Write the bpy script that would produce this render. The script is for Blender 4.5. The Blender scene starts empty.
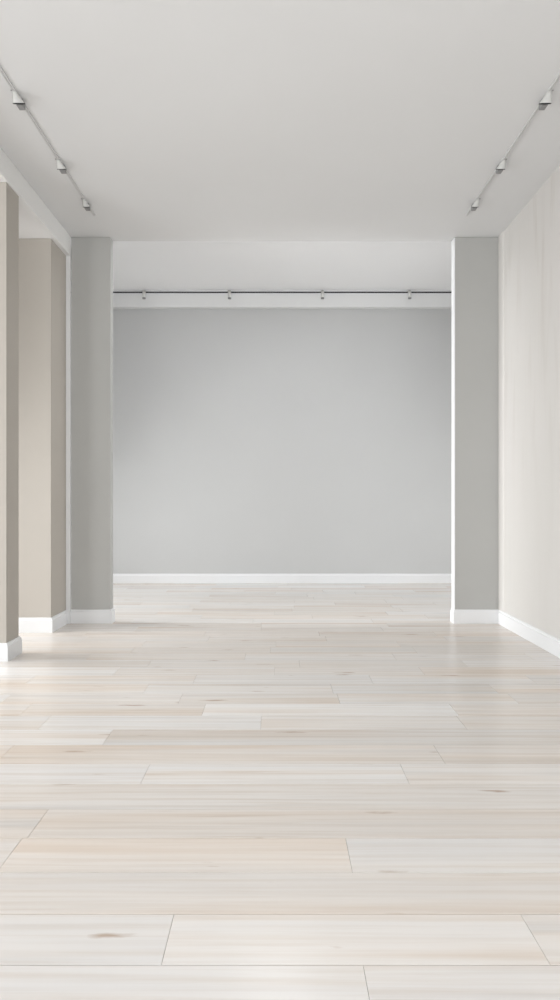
import bpy, bmesh, math, random
from mathutils import Vector, Matrix

# ------------------------------------------------------------------ camera, light, exposure
F, W, EYE = 600.0, 560.0, 1.30
VPX = 277.0
scn = bpy.context.scene
cd = bpy.data.cameras.new('camera')
cd.sensor_fit = 'HORIZONTAL'; cd.sensor_width = 36.0
cd.lens = F / W * 36.0
cd.shift_x = (W / 2 - VPX) / W
cam = bpy.data.objects.new('camera', cd)
cam.location = (0, 0, EYE); cam.rotation_euler = (math.pi / 2, 0, 0)
scn.collection.objects.link(cam); scn.camera = cam

world = bpy.data.worlds.new('world'); scn.world = world; world.use_nodes = True
bg = world.node_tree.nodes['Background']
bg.inputs['Color'].default_value = (0.93, 0.96, 1.0, 1); bg.inputs['Strength'].default_value = 1.0

scn.view_settings.view_transform = 'Standard'
scn.view_settings.look = 'None'
scn.view_settings.gamma = 1.0
scn.view_settings.use_curve_mapping = False
scn.view_settings.exposure = 0.63

def area(name, loc, direction, sx, sy, power, col=(1, 1, 1), spread=180):
    l = bpy.data.lights.new(name, 'AREA'); l.shape = 'RECTANGLE'
    l.size = sx; l.size_y = sy; l.energy = power; l.color = col; l.spread = math.radians(spread)
    o = bpy.data.objects.new(name, l); scn.collection.objects.link(o)
    o.location = loc
    o.rotation_euler = Vector(direction).to_track_quat('-Z', 'Z').to_euler()
    return o
# daylight entering through the window openings, plus one added fill (all outside the frame)
area('daylight_side_windows', (-5.05, 1.2, 1.5), (1, 0, 0), 3.6, 2.4, 88, (0.985, 0.995, 1.0))
area('daylight_side_window_near_column', (-5.0, 5.15, 1.45), (1, 0.0, -0.22), 1.1, 1.7, 38, (0.985, 0.995, 1.0), 95)
area('daylight_far_left_window', (-5.95, 6.95, 1.45), (1, 0, -0.2), 0.7, 1.5, 62, (0.985, 0.995, 1.0), 85)
area('daylight_far_right_window', (5.95, 7.1, 1.3), (-1, 0, -0.15), 0.8, 1.6, 38, (0.985, 0.995, 1.0), 110)
area('added_overhead_fill', (0.0, 6.98, 4.60), (0, 0, -1), 0.85, 5.6, 105, (0.985, 0.995, 1.0))  # unseen overhead fill, added to brighten the far floor and back wall
area('daylight_rear_windows', (0.0, -2.4, 1.6), (0, 1, 0), 4.0, 2.6, 95, (0.985, 0.995, 1.0))

# ------------------------------------------------------------------ measures (metres)
S1 = 94.8                       # pixels per metre at the pillars
D1 = F / S1                     # 6.33 pillar front
D1B = F / 93.3                  # pillar back
DB = F / 63.8                   # 9.40 back wall
H = EYE + 2.774                 # near ceiling
HA = EYE + 2.57                 # beam underside
HF = EYE + 3.262                # far ceiling
XL, XR = -2.186, 2.342
YR = -2.6                       # rear wall
XOUT, XFL, XFR = -5.2, -6.2, 6.2
BBH, BBT = 0.145, 0.020

# ------------------------------------------------------------------ helpers
def link(o): scn.collection.objects.link(o); return o
def add_box(bm, x0, x1, y0, y1, z0, z1):
    v = [bm.verts.new(p) for p in ((x0,y0,z0),(x1,y0,z0),(x1,y1,z0),(x0,y1,z0),(x0,y0,z1),(x1,y0,z1),(x1,y1,z1),(x0,y1,z1))]
    fs = [bm.faces.new([v[i] for i in q]) for q in ((0,3,2,1),(4,5,6,7),(0,1,5,4),(1,2,6,5),(2,3,7,6),(3,0,4,7))]
    return v, fs
def obj(name, bm, m, parent=None, bevel=0.0, smooth=False):
    me = bpy.data.meshes.new(name); bm.normal_update(); bm.to_mesh(me); bm.free()
    me.materials.append(m)
    o = link(bpy.data.objects.new(name, me))
    if smooth:
        for p in me.polygons: p.use_smooth = True
    if bevel:
        b = o.modifiers.new('bevel', 'BEVEL'); b.width = bevel; b.segments = 2; b.limit_method = 'ANGLE'
    if parent:
        o.parent = parent
        pl = parent.matrix_basis.translation
        o.location = -pl       # shapes below are given in world metres
    return o
def box(name, x0, x1, y0, y1, z0, z1, m, parent=None, bevel=0.0):
    bm = bmesh.new(); add_box(bm, x0, x1, y0, y1, z0, z1); return obj(name, bm, m, parent, bevel)
def struct(o): o['kind'] = 'structure'; return o
def tag(o, label, cat, group=None):
    o['label'] = label; o['category'] = cat
    if group: o['group'] = group
    return o
def empty(name, loc):
    o = bpy.data.objects.new(name, None); o.location = loc; o.empty_display_size = 0.05
    return link(o)

# skirting profile (distance out of the wall, height)
PROF = [(0.0, 0.0), (BBT, 0.0), (BBT, BBH - 0.026), (BBT * 0.62, BBH - 0.018), (BBT * 0.55, BBH - 0.004), (BBT * 0.35, BBH), (0.0, BBH)]
def skirting(name, pts, m, closed=False, parent=None):
    """pts: wall foot line; the skirting grows to the LEFT of the walking direction, mitred at corners"""
    bm = bmesh.new(); n = len(pts); rings = []
    for i, p in enumerate(pts):
        p = Vector(p)
        a = Vector(pts[i - 1]) if (i > 0 or closed) else None
        b = Vector(pts[(i + 1) % n]) if (i < n - 1 or closed) else None
        ns = []
        if a is not None: d = (p - a).normalized(); ns.append(Vector((-d.y, d.x)))
        if b is not None: d = (b - p).normalized(); ns.append(Vector((-d.y, d.x)))
        if len(ns) == 2: mdir = (ns[0] + ns[1]); mdir = mdir / (1 + ns[0].dot(ns[1]))
        else: mdir = ns[0]
        rings.append([bm.verts.new((p.x + mdir.x * t, p.y + mdir.y * t, z)) for t, z in PROF])
    k = len(PROF)
    for i in range(n if closed else n - 1):
        r0, r1 = rings[i], rings[(i + 1) % n]
        for j in range(k - 1):
            bm.faces.new((r0[j], r1[j], r1[j + 1], r0[j + 1]))
    if not closed:
        bm.faces.new(rings[0][::-1]); bm.faces.new(rings[-1])
    bmesh.ops.recalc_face_normals(bm, faces=bm.faces)
    return obj(name, bm, m, parent)

# ------------------------------------------------------------------ materials
def base_mat(name, col, rough=0.6, metal=0.0, spec=0.5):
    m = bpy.data.materials.new(name); m.use_nodes = True
    b = m.node_tree.nodes['Principled BSDF']
    b.inputs['Base Color'].default_value = (*col, 1); b.inputs['Roughness'].default_value = rough
    b.inputs['Metallic'].default_value = metal; b.inputs['Specular IOR Level'].default_value = spec
    return m, m.node_tree, b
def painted(name, col, var=0.02, scale=3.0, rough=0.7, bump=0.02, spec=0.3, stretch=(1, 1, 1)):
    m, nt, b = base_mat(name, col, rough, spec=spec)
    N, L = nt.nodes, nt.links
    tc = N.new('ShaderNodeTexCoord'); mp = N.new('ShaderNodeMapping'); mp.inputs['Scale'].default_value = stretch
    L.new(tc.outputs['Object'], mp.inputs['Vector'])
    nz = N.new('ShaderNodeTexNoise'); nz.inputs['Scale'].default_value = scale; nz.inputs['Detail'].default_value = 4
    L.new(mp.outputs['Vector'], nz.inputs['Vector'])
    r = N.new('ShaderNodeValToRGB')
    r.color_ramp.elements[0].position = 0.3; r.color_ramp.elements[1].position = 0.7
    r.color_ramp.elements[0].color = (*[c * (1 - var) for c in col], 1); r.color_ramp.elements[1].color = (*[min(1, c * (1 + var)) for c in col], 1)
    L.new(nz.outputs['Fac'], r.inputs['Fac']); L.new(r.outputs['Color'], b.inputs['Base Color'])
    n2 = N.new('ShaderNodeTexNoise'); n2.inputs['Scale'].default_value = 180; L.new(tc.outputs['Object'], n2.inputs['Vector'])
    bp = N.new('ShaderNodeBump'); bp.inputs['Strength'].default_value = bump; bp.inputs['Distance'].default_value = 0.002
    L.new(n2.outputs['Fac'], bp.inputs['Height']); L.new(bp.outputs['Normal'], b.inputs['Normal'])
    return m
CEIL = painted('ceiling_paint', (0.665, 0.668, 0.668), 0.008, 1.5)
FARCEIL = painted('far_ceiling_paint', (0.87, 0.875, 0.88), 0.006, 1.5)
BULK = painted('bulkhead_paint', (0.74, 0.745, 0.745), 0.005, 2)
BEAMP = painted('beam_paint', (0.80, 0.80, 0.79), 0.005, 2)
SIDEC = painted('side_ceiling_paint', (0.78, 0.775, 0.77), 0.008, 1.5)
WHITE = painted('white_trim_paint', (0.75, 0.757, 0.765), 0.005, 2, rough=0.4, spec=0.5)
GREY = painted('grey_wall_paint', (0.518, 0.522, 0.52), 0.012, 1.2)
PILLAR = painted('pillar_grey_paint', (0.435, 0.435, 0.422), 0.02, 1.0)
TAN = painted('beige_column_paint', (0.445, 0.415, 0.375), 0.02, 1.0)
WALLW = painted('pale_wall_paint', (0.74, 0.74, 0.735), 0.01, 1.2)
RAIL = painted('track_white_enamel', (0.58, 0.58, 0.575), 0.005, 3, rough=0.4, spec=0.5)
CAN = painted('spotlight_white_enamel', (0.66, 0.66, 0.64), 0.005, 3, rough=0.4, spec=0.5)
DARK = painted('dark_track_slot', (0.03, 0.03, 0.03), 0.05, 5, rough=0.5)
ADAPT = painted('grey_adapter_plastic', (0.28, 0.28, 0.28), 0.03, 5, rough=0.45)
STEEL, _nt, _b = base_mat('brushed_steel', (0.72, 0.72, 0.70), 0.38, 1.0)

def plaster():
    col = (0.71, 0.675, 0.64)
    m, nt, b = base_mat('right_wall_plaster', col, 0.75, spec=0.25)
    N, L = nt.nodes, nt.links
    tc = N.new('ShaderNodeTexCoord')
    def noise(sc, scale, detail, dist=0.0):
        mp = N.new('ShaderNodeMapping'); mp.inputs['Scale'].default_value = sc
        L.new(tc.outputs['Object'], mp.inputs['Vector'])
        n = N.new('ShaderNodeTexNoise'); n.inputs['Scale'].default_value = scale; n.inputs['Detail'].default_value = detail
        n.inputs['Distortion'].default_value = dist
        L.new(mp.outputs['Vector'], n.inputs['Vector']); return n
    def ramp(src, p0, p1, c0, c1):
        r = N.new('ShaderNodeValToRGB'); e = r.color_ramp.elements
        e[0].position, e[1].position = p0, p1; e[0].color = (*c0, 1); e[1].color = (*c1, 1)
        L.new(src, r.inputs['Fac']); return r
    def mul(a, c, fac=1.0):
        x = N.new('ShaderNodeMix'); x.data_type = 'RGBA'; x.blend_type = 'MULTIPLY'; x.inputs['Factor'].default_value = fac
        L.new(a, x.inputs['A']); L.new(c, x.inputs['B']); return x.outputs['Result']
    big = ramp(noise((1, 1, 0.5), 0.9, 3).outputs['Fac'], 0.35, 0.65, (0.615, 0.595, 0.575), (0.60, 0.585, 0.56))
    # long thin trowel streaks running down the wall
    st = ramp(noise((1, 4.0, 0.45), 1.6, 5, 0.5).outputs['Fac'], 0.34, 0.48, (0.91, 0.895, 0.88), (1, 1, 1))
    st2 = ramp(noise((1, 16.0, 0.7), 1.3, 4, 0.3).outputs['Fac'], 0.60, 0.70, (1, 1, 1), (0.94, 0.93, 0.915))
    # the streaks are worn into the upper part of the wall only and fade out downwards
    sx = N.new('ShaderNodeSeparateXYZ'); L.new(tc.outputs['Object'], sx.inputs[0])
    hm = N.new('ShaderNodeMapRange'); hm.inputs['From Min'].default_value = 1.3; hm.inputs['From Max'].default_value = 3.4
    hm.inputs['To Min'].default_value = 0.12; hm.inputs['To Max'].default_value = 0.75
    L.new(sx.outputs['Z'], hm.inputs['Value'])
    def mulf(a, c):
        x = N.new('ShaderNodeMix'); x.data_type = 'RGBA'; x.blend_type = 'MULTIPLY'
        L.new(hm.outputs['Result'], x.inputs['Factor']); L.new(a, x.inputs['A']); L.new(c, x.inputs['B']); return x.outputs['Result']
    c = mulf(big.outputs['Color'], st.outputs['Color']); c = mulf(c, st2.outputs['Color'])
    L.new(c, b.inputs['Base Color'])
    bp = N.new('ShaderNodeBump'); bp.inputs['Strength'].default_value = 0.12; bp.inputs['Distance'].default_value = 0.01
    L.new(noise((1, 5.0, 0.6), 2.0, 6).outputs['Fac'], bp.inputs['Height']); L.new(bp.outputs['Normal'], b.inputs['Normal'])
    return m
PLASTER = plaster()

def wood():
    m, nt, b = base_mat('pale_washed_oak', (0.7, 0.66, 0.6), 0.3, spec=0.35)
    N, L = nt.nodes, nt.links
    tc = N.new('ShaderNodeTexCoord')
    at = N.new('ShaderNodeAttribute'); at.attribute_name = 'plank'      # r offset, g tint, b brightness
    sep = N.new('ShaderNodeSeparateColor'); L.new(at.outputs['Color'], sep.inputs['Color'])
    off = N.new('ShaderNodeVectorMath'); off.operation = 'SCALE'; off.inputs[0].default_value = (37, 91, 53)
    L.new(sep.outputs['Red'], off.inputs['Scale'])
    add = N.new('ShaderNodeVectorMath'); add.operation = 'ADD'
    L.new(tc.outputs['Object'], add.inputs[0]); L.new(off.outputs['Vector'], add.inputs[1])
    def noise(sc, detail=5, dist=0.0, rough=0.5):
        mp = N.new('ShaderNodeMapping'); mp.inputs['Scale'].default_value = sc
        L.new(add.outputs['Vector'], mp.inputs['Vector'])
        n = N.new('ShaderNodeTexNoise'); n.inputs['Scale'].default_value = 1.0; n.inputs['Detail'].default_value = detail
        n.inputs['Distortion'].default_value = dist; n.inputs['Roughness'].default_value = rough
        L.new(mp.outputs['Vector'], n.inputs['Vector']); return n.outputs['Fac']
    def ramp(src, stops):
        r = N.new('ShaderNodeValToRGB'); e = r.color_ramp.elements
        while len(e) < len(stops): e.new(0.5)
        for q, (p, c) in zip(e, stops): q.position = p; q.color = (*c, 1)
        L.new(src, r.inputs['Fac']); return r.outputs['Color']
    def mix(a, c, fac=1.0, mode='MULTIPLY', facsrc=None):
        x = N.new('ShaderNodeMix'); x.data_type = 'RGBA'; x.blend_type = mode; x.inputs['Factor'].default_value = fac
        L.new(a, x.inputs['A'])
        if isinstance(c, tuple): x.inputs['B'].default_value = (*c, 1)
        else: L.new(c, x.inputs['B'])
        if facsrc: L.new(facsrc, x.inputs['Factor'])
        return x.outputs['Result']
    # plank tone: cool white-washed <-> warm cream
    tone = ramp(sep.outputs['Green'], [(0.0, (0.735, 0.722, 0.708)), (0.5, (0.73, 0.695, 0.66)), (1.0, (0.715, 0.66, 0.607))])
    # broad bands along the board, warm and cool
    bands = ramp(noise((0.30, 5.5, 1), 3, 0.4), [(0.36, (0.955, 0.965, 0.98)), (0.5, (1, 1, 1)), (0.66, (0.935, 0.88, 0.83))])
    c = mix(tone, bands)
    # fine grain
    grain = ramp(noise((1.3, 60, 1), 6, 0.15, 0.6), [(0.33, (0.94, 0.92, 0.90)), (0.55, (1, 1, 1))])
    c = mix(c, grain)
    # cathedral figure
    mpw = N.new('ShaderNodeMapping'); mpw.inputs['Scale'].default_value = (0.45, 4, 1); L.new(add.outputs['Vector'], mpw.inputs['Vector'])
    wv = N.new('ShaderNodeTexWave'); wv.wave_type = 'RINGS'; wv.rings_direction = 'Z'; wv.inputs['Scale'].default_value = 1.1
    wv.inputs['Distortion'].default_value = 9; wv.inputs['Detail'].default_value = 3; wv.inputs['Detail Scale'].default_value = 0.45
    L.new(mpw.outputs['Vector'], wv.inputs['Vector'])
    c = mix(c, ramp(wv.outputs['Fac'], [(0.0, (0.93, 0.90, 0.87)), (0.30, (1, 1, 1))]), 0.55)
    # cool grey smoky streaks
    c = mix(c, ramp(noise((0.28, 11, 1), 3, 0.5), [(0.57, (1, 1, 1)), (0.76, (0.86, 0.87, 0.885))]))
    # thin brown grain lines, gathered in patches
    lines = ramp(noise((0.9, 42, 1), 4, 0.9, 0.55), [(0.56, (0, 0, 0)), (0.72, (1, 1, 1))])
    patch = ramp(noise((0.7, 5, 1), 2, 0.6), [(0.48, (0, 0, 0)), (0.66, (0.62, 0.62, 0.62))])
    lp = N.new('ShaderNodeMath'); lp.operation = 'MULTIPLY'; L.new(lines, lp.inputs[0]); L.new(patch, lp.inputs[1])
    c = mix(c, (0.54, 0.45, 0.37), 1.0, 'MIX', lp.outputs[0])
    # small brown knots and flecks
    mpj = N.new('ShaderNodeMapping'); mpj.inputs['Scale'].default_value = (9, 30, 1); L.new(add.outputs['Vector'], mpj.inputs['Vector'])
    jn = N.new('ShaderNodeTexNoise'); jn.inputs['Scale'].default_value = 1.0; jn.inputs['Detail'].default_value = 3; L.new(mpj.outputs['Vector'], jn.inputs['Vector'])
    js = N.new('ShaderNodeVectorMath'); js.operation = 'SCALE'; js.inputs['Scale'].default_value = 0.45; L.new(jn.outputs['Color'], js.inputs[0])
    mpk0 = N.new('ShaderNodeMapping'); mpk0.inputs['Scale'].default_value = (2.6, 16.0, 1); L.new(add.outputs['Vector'], mpk0.inputs['Vector'])
    mpk = N.new('ShaderNodeVectorMath'); mpk.operation = 'ADD'; L.new(mpk0.outputs['Vector'], mpk.inputs[0]); L.new(js.outputs['Vector'], mpk.inputs[1])
    vo = N.new('ShaderNodeTexVoronoi'); vo.inputs['Scale'].default_value = 1.0; L.new(mpk.outputs['Vector'], vo.inputs['Vector'])
    sc = N.new('ShaderNodeSeparateColor'); L.new(vo.outputs['Color'], sc.inputs['Color'])
    gate = N.new('ShaderNodeMath'); gate.operation = 'MULTIPLY_ADD'      # knot size varies per cell, most cells have none
    gate.inputs[1].default_value = 0.62; gate.inputs[2].default_value = -0.36
    L.new(sc.outputs['Red'], gate.inputs[0])
    sub = N.new('ShaderNodeMath'); sub.operation = 'SUBTRACT'; L.new(gate.outputs[0], sub.inputs[0]); L.new(vo.outputs['Distance'], sub.inputs[1])
    kr = ramp(sub.outputs[0], [(0.0, (0, 0, 0)), (0.16, (0.7, 0.7, 0.7))])
    c = mix(c, (0.36, 0.25, 0.17), 1.0, 'MIX', kr)
    # brightness of the board
    br = N.new('ShaderNodeMapRange'); br.inputs['To Min'].default_value = 0.87; br.inputs['To Max'].default_value = 1.03
    L.new(sep.outputs['Blue'], br.inputs['Value'])
    x = N.new('ShaderNodeVectorMath'); x.operation = 'SCALE'; L.new(c, x.inputs[0]); L.new(br.outputs['Result'], x.inputs['Scale'])
    L.new(x.outputs['Vector'], b.inputs['Base Color'])
    rr = N.new('ShaderNodeMapRange'); rr.inputs['To Min'].default_value = 0.15; rr.inputs['To Max'].default_value = 0.25
    L.new(noise((1.2, 30, 1), 3), rr.inputs['Value']); L.new(rr.outputs['Result'], b.inputs['Roughness'])
    bp = N.new('ShaderNodeBump'); bp.inputs['Strength'].default_value = 0.06; bp.inputs['Distance'].default_value = 0.003
    L.new(noise((1.5, 50, 1), 5), bp.inputs['Height']); L.new(bp.outputs['Normal'], b.inputs['Normal'])
    return m
WOOD = wood()

# ------------------------------------------------------------------ floor: boards laid one by one in a single mesh
def floor():
    rnd = random.Random(11)
    seam_y = [965, 914, 872.5, 838, 809, 784, 763.8, 745, 729.5, 715.5, 703.8, 693.4]
    K = F * EYE
    ds = [K / (y - 500) for y in seam_y]
    w = 0.2115
    while ds[-1] < 10.2: ds.append(ds[-1] + w)
    front = []
    d = ds[0]
    while d > YR - 0.3: d -= w; front.insert(0, d)
    nf = len(front); ds = front + ds
    # joints seen in the photograph: row index counted from the 965 seam -> (x pixel, y pixel)
    J = {-1: [(365, 975, 0.35, 0.7)], 0: [(170, 930, 0, 0), (530, 930, 0, 0)], 1: [(-140, 880, 0, 0), (720, 880, 0, 0)], 2: [(348, 850, 0, 0)],
         3: [(42, 818, 0, 0), (620, 818, 0, 0)], 4: [(-60, 790, 0, 0), (640, 790, 0, 0)], 5: [(148, 768, 0, 0), (402, 768, 0, 0)], 6: [(12, 747, 0, 0), (436, 749, 0, 0)],
         7: [(112, 731, 0, 0), (600, 731, 0, 0)], 8: [(47, 720, 0, 0)], 9: [(205, 706, 0, 0), (451, 706, 0, 0)], 10: [(11, 695, 0, 0), (182, 695, 0, 0), (338, 697, 0, 0), (509, 695, 0, 0)],
         11: [(148, 686, 0, 0)]}
    tint = {(7, 1): (0.25, 0.05), (7, 0): (0.1, 0.75), (9, 1): (0.1, 0.95), (9, 0): (0.65, 0.45), (8, 1): (0.15, 0.55), (3, 1): (0.8, 0.35),
            (1, 1): (0.6, 0.45), (0, 1): (0.35, 0.8), (0, 2): (0.45, 0.65), (-1, 1): (0.35, 0.7), (-1, 0): (0.25, 0.6), (0, 0): (0.3, 0.6), (-1, 2): (0.6, 0.6), (2, 2): (0.45, 0.6), (5, 1): (0.15, 0.8), (5, 2): (0.35, 0.75), (6, 1): (0.75, 0.5), (6, 2): (0.75, 0.5)}
    x_lo, x_hi = XFL - 0.1, XFR + 0.1
    bm = bmesh.new(); col = bm.loops.layers.float_color.new('plank')
    g, gx, e, zt = 0.0017, 0.0005, 0.0010, 0.0
    for i in range(len(ds) - 1):
        r = i - nf
        y0, y1 = ds[i] + g, ds[i + 1] - g
        if r in J: js = sorted((px - VPX) / ((py - 500) / EYE) for px, py, *_ in J[r])
        else: js = [rnd.uniform(-0.6, 0.6)]
        first = js[0]
        left = []
        a = js[0]
        while a > x_lo: a -= rnd.uniform(1.1, 1.35); left.insert(0, a)
        a = js[-1]; right = []
        while a < x_hi: a += rnd.uniform(1.1, 1.35); right.append(a)
        allj = left + js + right
        base = len(left) - 1                      # board just left of the first listed joint is number 0
        for k in range(len(allj) - 1):
            xa, xb = max(allj[k], x_lo) + gx, min(allj[k + 1], x_hi) - gx
            if xb - xa < 0.02: continue
            t, br = tint.get((r, k - base), (rnd.betavariate(2.0, 2.0), rnd.uniform(0.3, 0.8)) if not 4.9 < y0 < 6.3 else (rnd.uniform(0.6, 1.0), rnd.uniform(0.1, 0.5)))
            c = (rnd.random(), t, br, 1)
            P = [(xa, y0), (xb, y0), (xb, y1), (xa, y1)]
            lo = [bm.verts.new((x, y, -0.012)) for x, y in P]
            md = [bm.verts.new((x, y, zt - e)) for x, y in P]
            up = [bm.verts.new((x, y, zt)) for x, y in ((xa + e, y0 + e), (xb - e, y0 + e), (xb - e, y1 - e), (xa + e, y1 - e))]
            fs = [bm.faces.new(up)]
            for q in range(4):
                fs.append(bm.faces.new((md[q], md[(q + 1) % 4], up[(q + 1) % 4], up[q])))
                fs.append(bm.faces.new((lo[q], lo[(q + 1) % 4], md[(q + 1) % 4], md[q])))
            for f in fs:
                for l in f.loops: l[col] = c
    # subfloor below the joints
    v, fs = add_box(bm, x_lo, x_hi, ds[0], ds[-1], -0.06, -0.006)
    for f in fs:
        for l in f.loops: l[col] = (0.5, 1, 0, 1)
    return struct(obj('floor', bm, WOOD))
floor()

# ------------------------------------------------------------------ room shell
T = 0.15
def wall_with_openings(name, axis, pos, a0, a1, z1, openings, m):
    """axis 'x': wall in the plane x=pos running along y from a0 to a1; pos..pos-T is its thickness"""
    bm = bmesh.new()
    def put(u0, u1, z0_, z1_):
        if u1 - u0 < 1e-4 or z1_ - z0_ < 1e-4: return
        if axis == 'x': add_box(bm, pos - T, pos, u0, u1, z0_, z1_)
        else: add_box(bm, u0, u1, pos - T, pos, z0_, z1_)
    u = a0
    for (o0, o1, z0_, z1_) in openings:
        put(u, o0, 0, z1); put(o0, o1, 0, z0_); put(o0, o1, z1_, z1); u = o1
    put(u, a1, 0, z1)
    return struct(obj(name, bm, m))
side_open = [(-0.5, 1.3, 0.15, 2.7), (1.5, 3.3, 0.15, 2.7), (4.5, 5.9, 0.15, 2.4)]
wall_with_openings('wall_outer_left', 'x', XOUT, YR, D1B, HA, side_open, WALLW)
wall_with_openings('wall_far_left', 'x', XFL, D1B, DB, HF, [(D1B + 0.1, 7.5, 0.15, 2.3)], WALLW)
wall_with_openings('wall_rear', 'y', YR, XOUT, XR, H, [(-2.0, -0.1, 0.35, 3.4), (0.1, 2.0, 0.35, 3.4)], WALLW)
def window(n, axis, pos, o):
    u0, u1, z0, z1 = o; bm = bmesh.new(); w = 0.05
    def put(a0, a1, b0, b1):
        if axis == 'x': add_box(bm, pos - 0.12, pos - 0.06, a0, a1, b0, b1)
        else: add_box(bm, a0, a1, pos - 0.12, pos - 0.06, b0, b1)
    put(u0, u1, z0, z0 + w); put(u0, u1, z1 - w, z1)
    put(u0, u0 + w, z0 + w, z1 - w); put(u1 - w, u1, z0 + w, z1 - w)
    mid = (u0 + u1) / 2; put(mid - 0.02, mid + 0.02, z0 + w, z1 - w)
    struct(obj('window_%d' % n, bm, WHITE))
for i, o in enumerate(side_open): window(i + 1, 'x', XOUT, o)
window(4, 'x', XFL, (D1B + 0.1, 7.5, 0.15, 2.3))
window(7, 'x', XFR + T, (D1B + 0.1, 7.5, 0.15, 2.3))
window(5, 'y', YR, (-2.0, -0.1, 0.35, 3.4)); window(6, 'y', YR, (0.1, 2.0, 0.35, 3.4))

struct(box('wall_right', XR, XR + T, YR - T, D1, 0, H, PLASTER))
wall_with_openings('wall_far_right', 'x', XFR + T, D1B, DB, HF, [(D1B + 0.1, 7.5, 0.15, 2.3)], WALLW)
struct(box('wall_back', XFL - T, XFR + T, DB, DB + T, 0, HF, GREY))
# partition behind the beige column, hiding the side aisle from the far room
struct(box('wall_partition_left', XFL - T, -2.26, D1 + 0.004, D1B, 0, HA, WALLW))
struct(box('wall_partition_right', XR + T, XFR + T, D1, D1B, 0, HF, WALLW))
# ceilings: the near one ends flush with the back of the pillars, the far one is higher
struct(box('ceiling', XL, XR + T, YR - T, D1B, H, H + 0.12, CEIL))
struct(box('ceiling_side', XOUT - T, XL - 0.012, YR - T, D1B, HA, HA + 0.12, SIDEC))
# far ceiling with a long opening added for the overhead fill above the lip, out of the camera's sight
bm = bmesh.new()
add_box(bm, XFL - T, XFR + T, 7.42, DB + T, HF, HF + 0.12); add_box(bm, XFL - T, XFR + T, D1B - 0.02, 6.54, HF, HF + 0.12)
add_box(bm, XFL - T, -2.85, 6.54, 7.42, HF, HF + 0.12); add_box(bm, 2.85, XFR + T, 6.54, 7.42, HF, HF + 0.12)
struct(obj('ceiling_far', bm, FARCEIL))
bm = bmesh.new()
for k in range(7): add_box(bm, -2.87 + k * 0.95, -2.83 + k * 0.95, 6.54, 7.42, HF + 0.02, HF + 0.08)  # bars across the opening added for the overhead fill
struct(obj('trim_1', bm, WHITE))
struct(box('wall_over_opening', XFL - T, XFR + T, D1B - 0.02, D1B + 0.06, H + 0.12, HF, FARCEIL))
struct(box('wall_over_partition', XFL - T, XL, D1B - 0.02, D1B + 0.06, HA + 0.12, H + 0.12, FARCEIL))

# ------------------------------------------------------------------ skirting boards of the setting
struct(skirting('baseboard_right', [(XR, YR), (XR, D1)], WHITE))
struct(skirting('baseboard_back', [(XFR, DB), (XFL, DB)], WHITE)) 
# corner bead between plaster wall and pillar
def corner_trim():
    bm = bmesh.new(); n = 8; prof = []
    y0, y1, t = D1 - 0.115, D1, 0.008
    pts = [(XR + 0.002, y0 - 0.03)]
    for k in range(n + 1):
        a = k / n * math.pi / 2
        pts.append((XR - t * math.sin(a), y0 - 0.03 + 0.05 * (1 - math.cos(a))))
    pts += [(XR - t, y1), (XR + 0.002, y1)]
    lo = [bm.verts.new((x, y, BBH)) for x, y in pts]; hi = [bm.verts.new((x, y, H)) for x, y in pts]
    for k in range(len(pts)): bm.faces.new((lo[k], lo[(k + 1) % len(pts)], hi[(k + 1) % len(pts)], hi[k]))
    bmesh.ops.recalc_face_normals(bm, faces=bm.faces)
    return struct(obj('trim_corner_right', bm, PLASTER))
corner_trim()

# ------------------------------------------------------------------ white bulkhead at the top of the back wall
bh = box('bulkhead', XFL, XFR, DB - 0.10, DB, EYE + 2.992, HF, BULK, bevel=0.003)
tag(bh, 'long white bulkhead strip along the top of the grey back wall', 'bulkhead')

# ------------------------------------------------------------------ beam and columns
beam = box('ceiling_beam', XL - 0.012, XL + 0.013, YR, D1, HA, H, BEAMP, bevel=0.004)
tag(beam, 'pale grey ceiling beam running above the two beige columns', 'beam')

def column(name, x0, x1, y0, y1, z1, m, label, sides='fr', bevel=0.004):
    r = empty(name, ((x0 + x1) / 2, (y0 + y1) / 2, 0))
    tag(r, label, 'column')
    box('shaft', x0, x1, y0, y1, 0, z1, m, r, bevel)
    if sides == 'all': skirting('baseboard', [(x0, y0), (x0, y1), (x1, y1), (x1, y0)], WHITE, True, r)
    elif sides == 'lfr': skirting('baseboard', [(x1, y1), (x1, y0), (x0, y0), (x0, y1)], WHITE, False, r)
    return r
column('square_column', XL - 0.45, XL, F / 123.8, F / 118.1, HA, TAN, 'beige square column with white skirting, nearest to the viewer at the left edge', 'all')
X2 = -2.22
column('square_column', X2 - 0.70, X2, F / 101.8, D1 - 0.003, HA, TAN, 'beige square column with brown side, between the nearest column and grey pillar', 'lfr')
# slim white strip that closes the corner between beige column and pillar
jb = empty('wall_jamb', ((X2 + XL) / 2, D1, 0)); tag(jb, 'narrow white upright strip between beige column and left grey pillar', 'jamb')
box('post', X2 + 0.001, XL + 0.013, D1 - 0.02, D1, 0, HA, WHITE, jb)
skirting('baseboard', [(X2, D1 - 0.02), (XL + 0.013, D1 - 0.02)][::-1], WHITE, False, jb)

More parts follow.
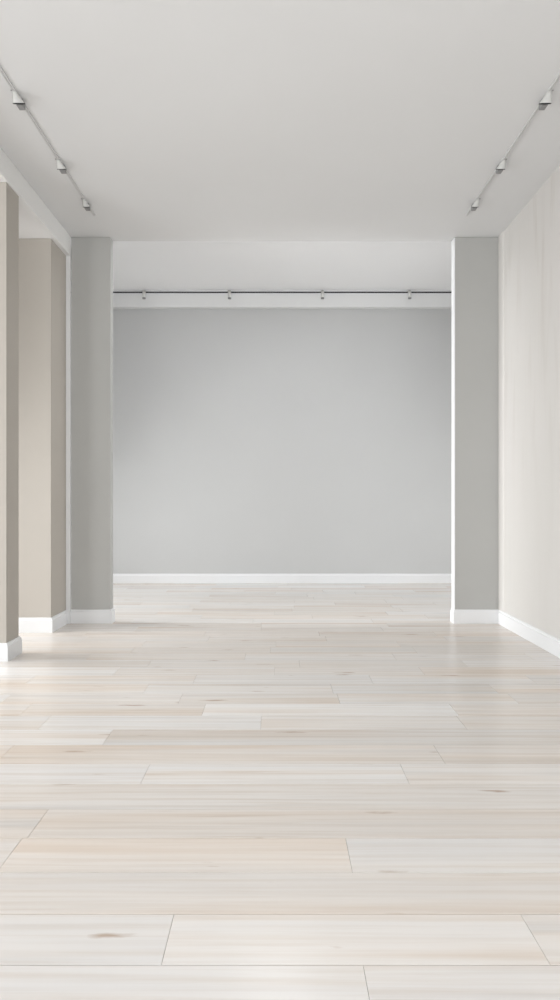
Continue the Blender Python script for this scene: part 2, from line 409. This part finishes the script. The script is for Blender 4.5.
def pillar(x0, x1, label, corner):
    r = empty('wall_pillar', ((x0 + x1) / 2, D1, 0)); tag(r, label, 'pillar')
    box('shaft', x0, x1, D1, D1B, 0, H - 0.001, PILLAR, r, 0.004)
    if corner == 'right': pts = [(x1, D1B), (x1, D1), (x0, D1)]
    else: pts = [(x1, D1), (x0, D1), (x0, D1B)]
    skirting('baseboard', pts, WHITE, False, r)
    return r
pillar(XL + 0.013, -1.756, 'flat grey pillar with white skirting on the left of the opening', 'right')
rp = pillar(1.878, XR, 'flat grey pillar with white skirting on the right of the opening', 'left')
box('painted_lit_edge', 1.870, 1.878, D1 - 0.002, D1B, BBH, H - 0.002, WHITE, rp).__setitem__('label', 'inner edge painted white as if brightly lit')  # white colour stands in for strong light on this inner face

# ------------------------------------------------------------------ ceiling tracks and their spotlights
RW, RD = 0.021, 0.013
def ceiling_track(x0, label):
    r = empty('lighting_track', (x0 + RW / 2, 3.4, H)); tag(r, label, 'track', 'ceiling lighting tracks')
    y0, y1 = 0.9, F * 2.774 / 286
    bm = bmesh.new()
    add_box(bm, x0, x0 + 0.006, y0, y1, H - RD, H); add_box(bm, x0 + RW - 0.006, x0 + RW, y0, y1, H - RD, H)
    add_box(bm, x0 + 0.006, x0 + RW - 0.006, y0, y1, H - RD + 0.004, H)
    obj('rail', bm, RAIL, r)
    box('end_cap', x0 - 0.001, x0 + RW + 0.001, y1, y1 + 0.006, H - RD - 0.001, H, RAIL, r)
    return r
ceiling_track(-1.765 - RW, 'white lighting track on the left of the near ceiling')
ceiling_track(1.833, 'white lighting track on the right of the near ceiling')

def spot_body(sgn, r, xc, y, k, dark):
    """flared lamp hood hung under the rail, its rim leaning away from the door side; sgn=+1 flares to +x"""
    zt = H - RD
    n = 24
    def ring(cx, cy, cz, rad, tilt):
        out = []
        for i in range(n):
            a = 2 * math.pi * i / n
            out.append(Vector((cx + rad * math.cos(a), cy + rad * math.sin(a) * math.cos(tilt), cz + rad * math.sin(a) * math.sin(tilt))))
        return out
    tl = math.radians(30)
    top = ring(xc + 0.000 * sgn, y, zt + 0.004, 0.013 * k, 0)
    sh = ring(xc + 0.002 * sgn, y + 0.004, zt - 0.012, 0.017 * k, tl * 0.4)
    rc = Vector((xc + 0.024 * sgn * k, y + 0.012, zt - 0.068 * k))
    rim = ring(*rc, 0.038 * k, tl)
    rim_in = ring(*(rc + Vector((0, -0.0, 0.0))), 0.034 * k, tl)
    deep = ring(*(rc + Vector((-0.008 * sgn, -0.008, 0.028)) * k), 0.024 * k, tl)
    def skin(name, rings, m, cap0=False, cap1=False):
        bm = bmesh.new(); R = [[bm.verts.new(p) for p in q] for q in rings]
        for a, b in zip(R, R[1:]):
            for i in range(n): bm.faces.new((a[i], a[(i + 1) % n], b[(i + 1) % n], b[i]))
        if cap0: bm.faces.new(R[0][::-1])
        if cap1: bm.faces.new(R[-1])
        bmesh.ops.recalc_face_normals(bm, faces=bm.faces)
        return obj(name, bm, m, r, smooth=True)
    skin('hood', [top, sh, rim], CAN, cap0=True)
    skin('reflector', [rim_in, deep], CAN, cap1=True)
    # dark rim ring with real thickness
    d = Vector((0, math.sin(tl), -math.cos(tl))) * 0.005 * k
    ro = ring(*rc, 0.040 * k, tl)
    skin('rim', [rim_in, ro, [p + d for p in ro], [p + d for p in rim_in], rim_in], dark)
def spotlight(side, x0, yrow, k, label):
    zt = H - RD
    s = 410.0 / 2.774
    y = F * 2.69 / (500 - yrow)
    xc = x0 + RW / 2
    r = empty('track_spotlight', (xc, y, zt)); tag(r, label, 'spotlight', 'spotlights on the near ceiling tracks')
    sgn = 1 if side == 'l' else -1
    spot_body(sgn, r, xc, y, k, DARK)
    # adapter box clipped on the rail just beyond the hood
    bm = bmesh.new()
    add_box(bm, xc - 0.020, xc + 0.022, y + 0.07, y + 0.125, zt - 0.044, zt + 0.004)
    obj('adapter', bm, ADAPT, r, 0.003)
    bm = bmesh.new(); bmesh.ops.create_cone(bm, cap_ends=True, segments=12, radius1=0.004, radius2=0.004, depth=0.012,
        matrix=Matrix.Translation((xc - sgn * 0.018, y - 0.006, zt + 0.006)) @ Matrix.Rotation(math.pi / 2, 4, 'Y'))
    obj('screw', bm, ADAPT, r)
    return r
for q, k, w_ in ((102.5, 1.0, 'nearest to the viewer'), (169, 0.93, 'in the middle of three'), (207.5, 0.84, 'farthest, by the track end')):
    spotlight('l', -1.765 - RW, q, k, 'small white spotlight on the left ceiling track, ' + w_)
    spotlight('r', 1.833, q, k, 'small white spotlight on the right ceiling track, ' + w_)

# ------------------------------------------------------------------ far track on the bulkhead and its four little fittings
FY = DB - 0.10
zc = EYE + (500 - 292.0) / (F / (FY - 0.02))
ft = empty('lighting_track', (0, FY, zc)); tag(ft, 'thin dark lighting track along the top of the white bulkhead', 'track')
bm = bmesh.new()
add_box(bm, XFL, XFR, FY - 0.006, FY, zc + 0.012, zc + 0.024); add_box(bm, XFL, XFR, FY - 0.006, FY, zc - 0.024, zc - 0.012)
obj('rail', bm, WHITE, ft)
box('slot', XFL, XFR, FY - 0.005, FY, zc - 0.012, zc + 0.012, DARK, ft).__setitem__('label', 'dark recessed slot')
names = ('leftmost of the four', 'second from the left', 'third from the left', 'rightmost of the four')
sp0 = None
for px, nm in zip((144, 229.5, 322.5, 409.7), names):
    x = (px - VPX) * (FY - 0.05) / F
    r = empty('track_spotlight', (x, FY - 0.045, zc)); tag(r, 'small silver cylinder spotlight on the far bulkhead track, ' + nm, 'spotlight', 'small spotlights on the far track')
    box('adapter', x - 0.018, x + 0.018, FY - 0.030, FY - 0.004, zc - 0.016, zc + 0.012, WHITE, r)
    def cyl(name, r0, r1, z0, z1, m):
        bm = bmesh.new()
        bmesh.ops.create_cone(bm, cap_ends=True, segments=24, radius1=r0, radius2=r1, depth=z1 - z0, matrix=Matrix.Translation((x, FY - 0.05, (z0 + z1) / 2)))
        o = obj(name, bm, m, r)
        for p in o.data.polygons: p.use_smooth = abs(p.normal.z) < 0.5
        return o
    cyl('lamp_body', 0.024, 0.024, zc - 0.100, zc + 0.014, STEEL)
    cyl('rim', 0.024, 0.027, zc - 0.116, zc - 0.100, ADAPT)
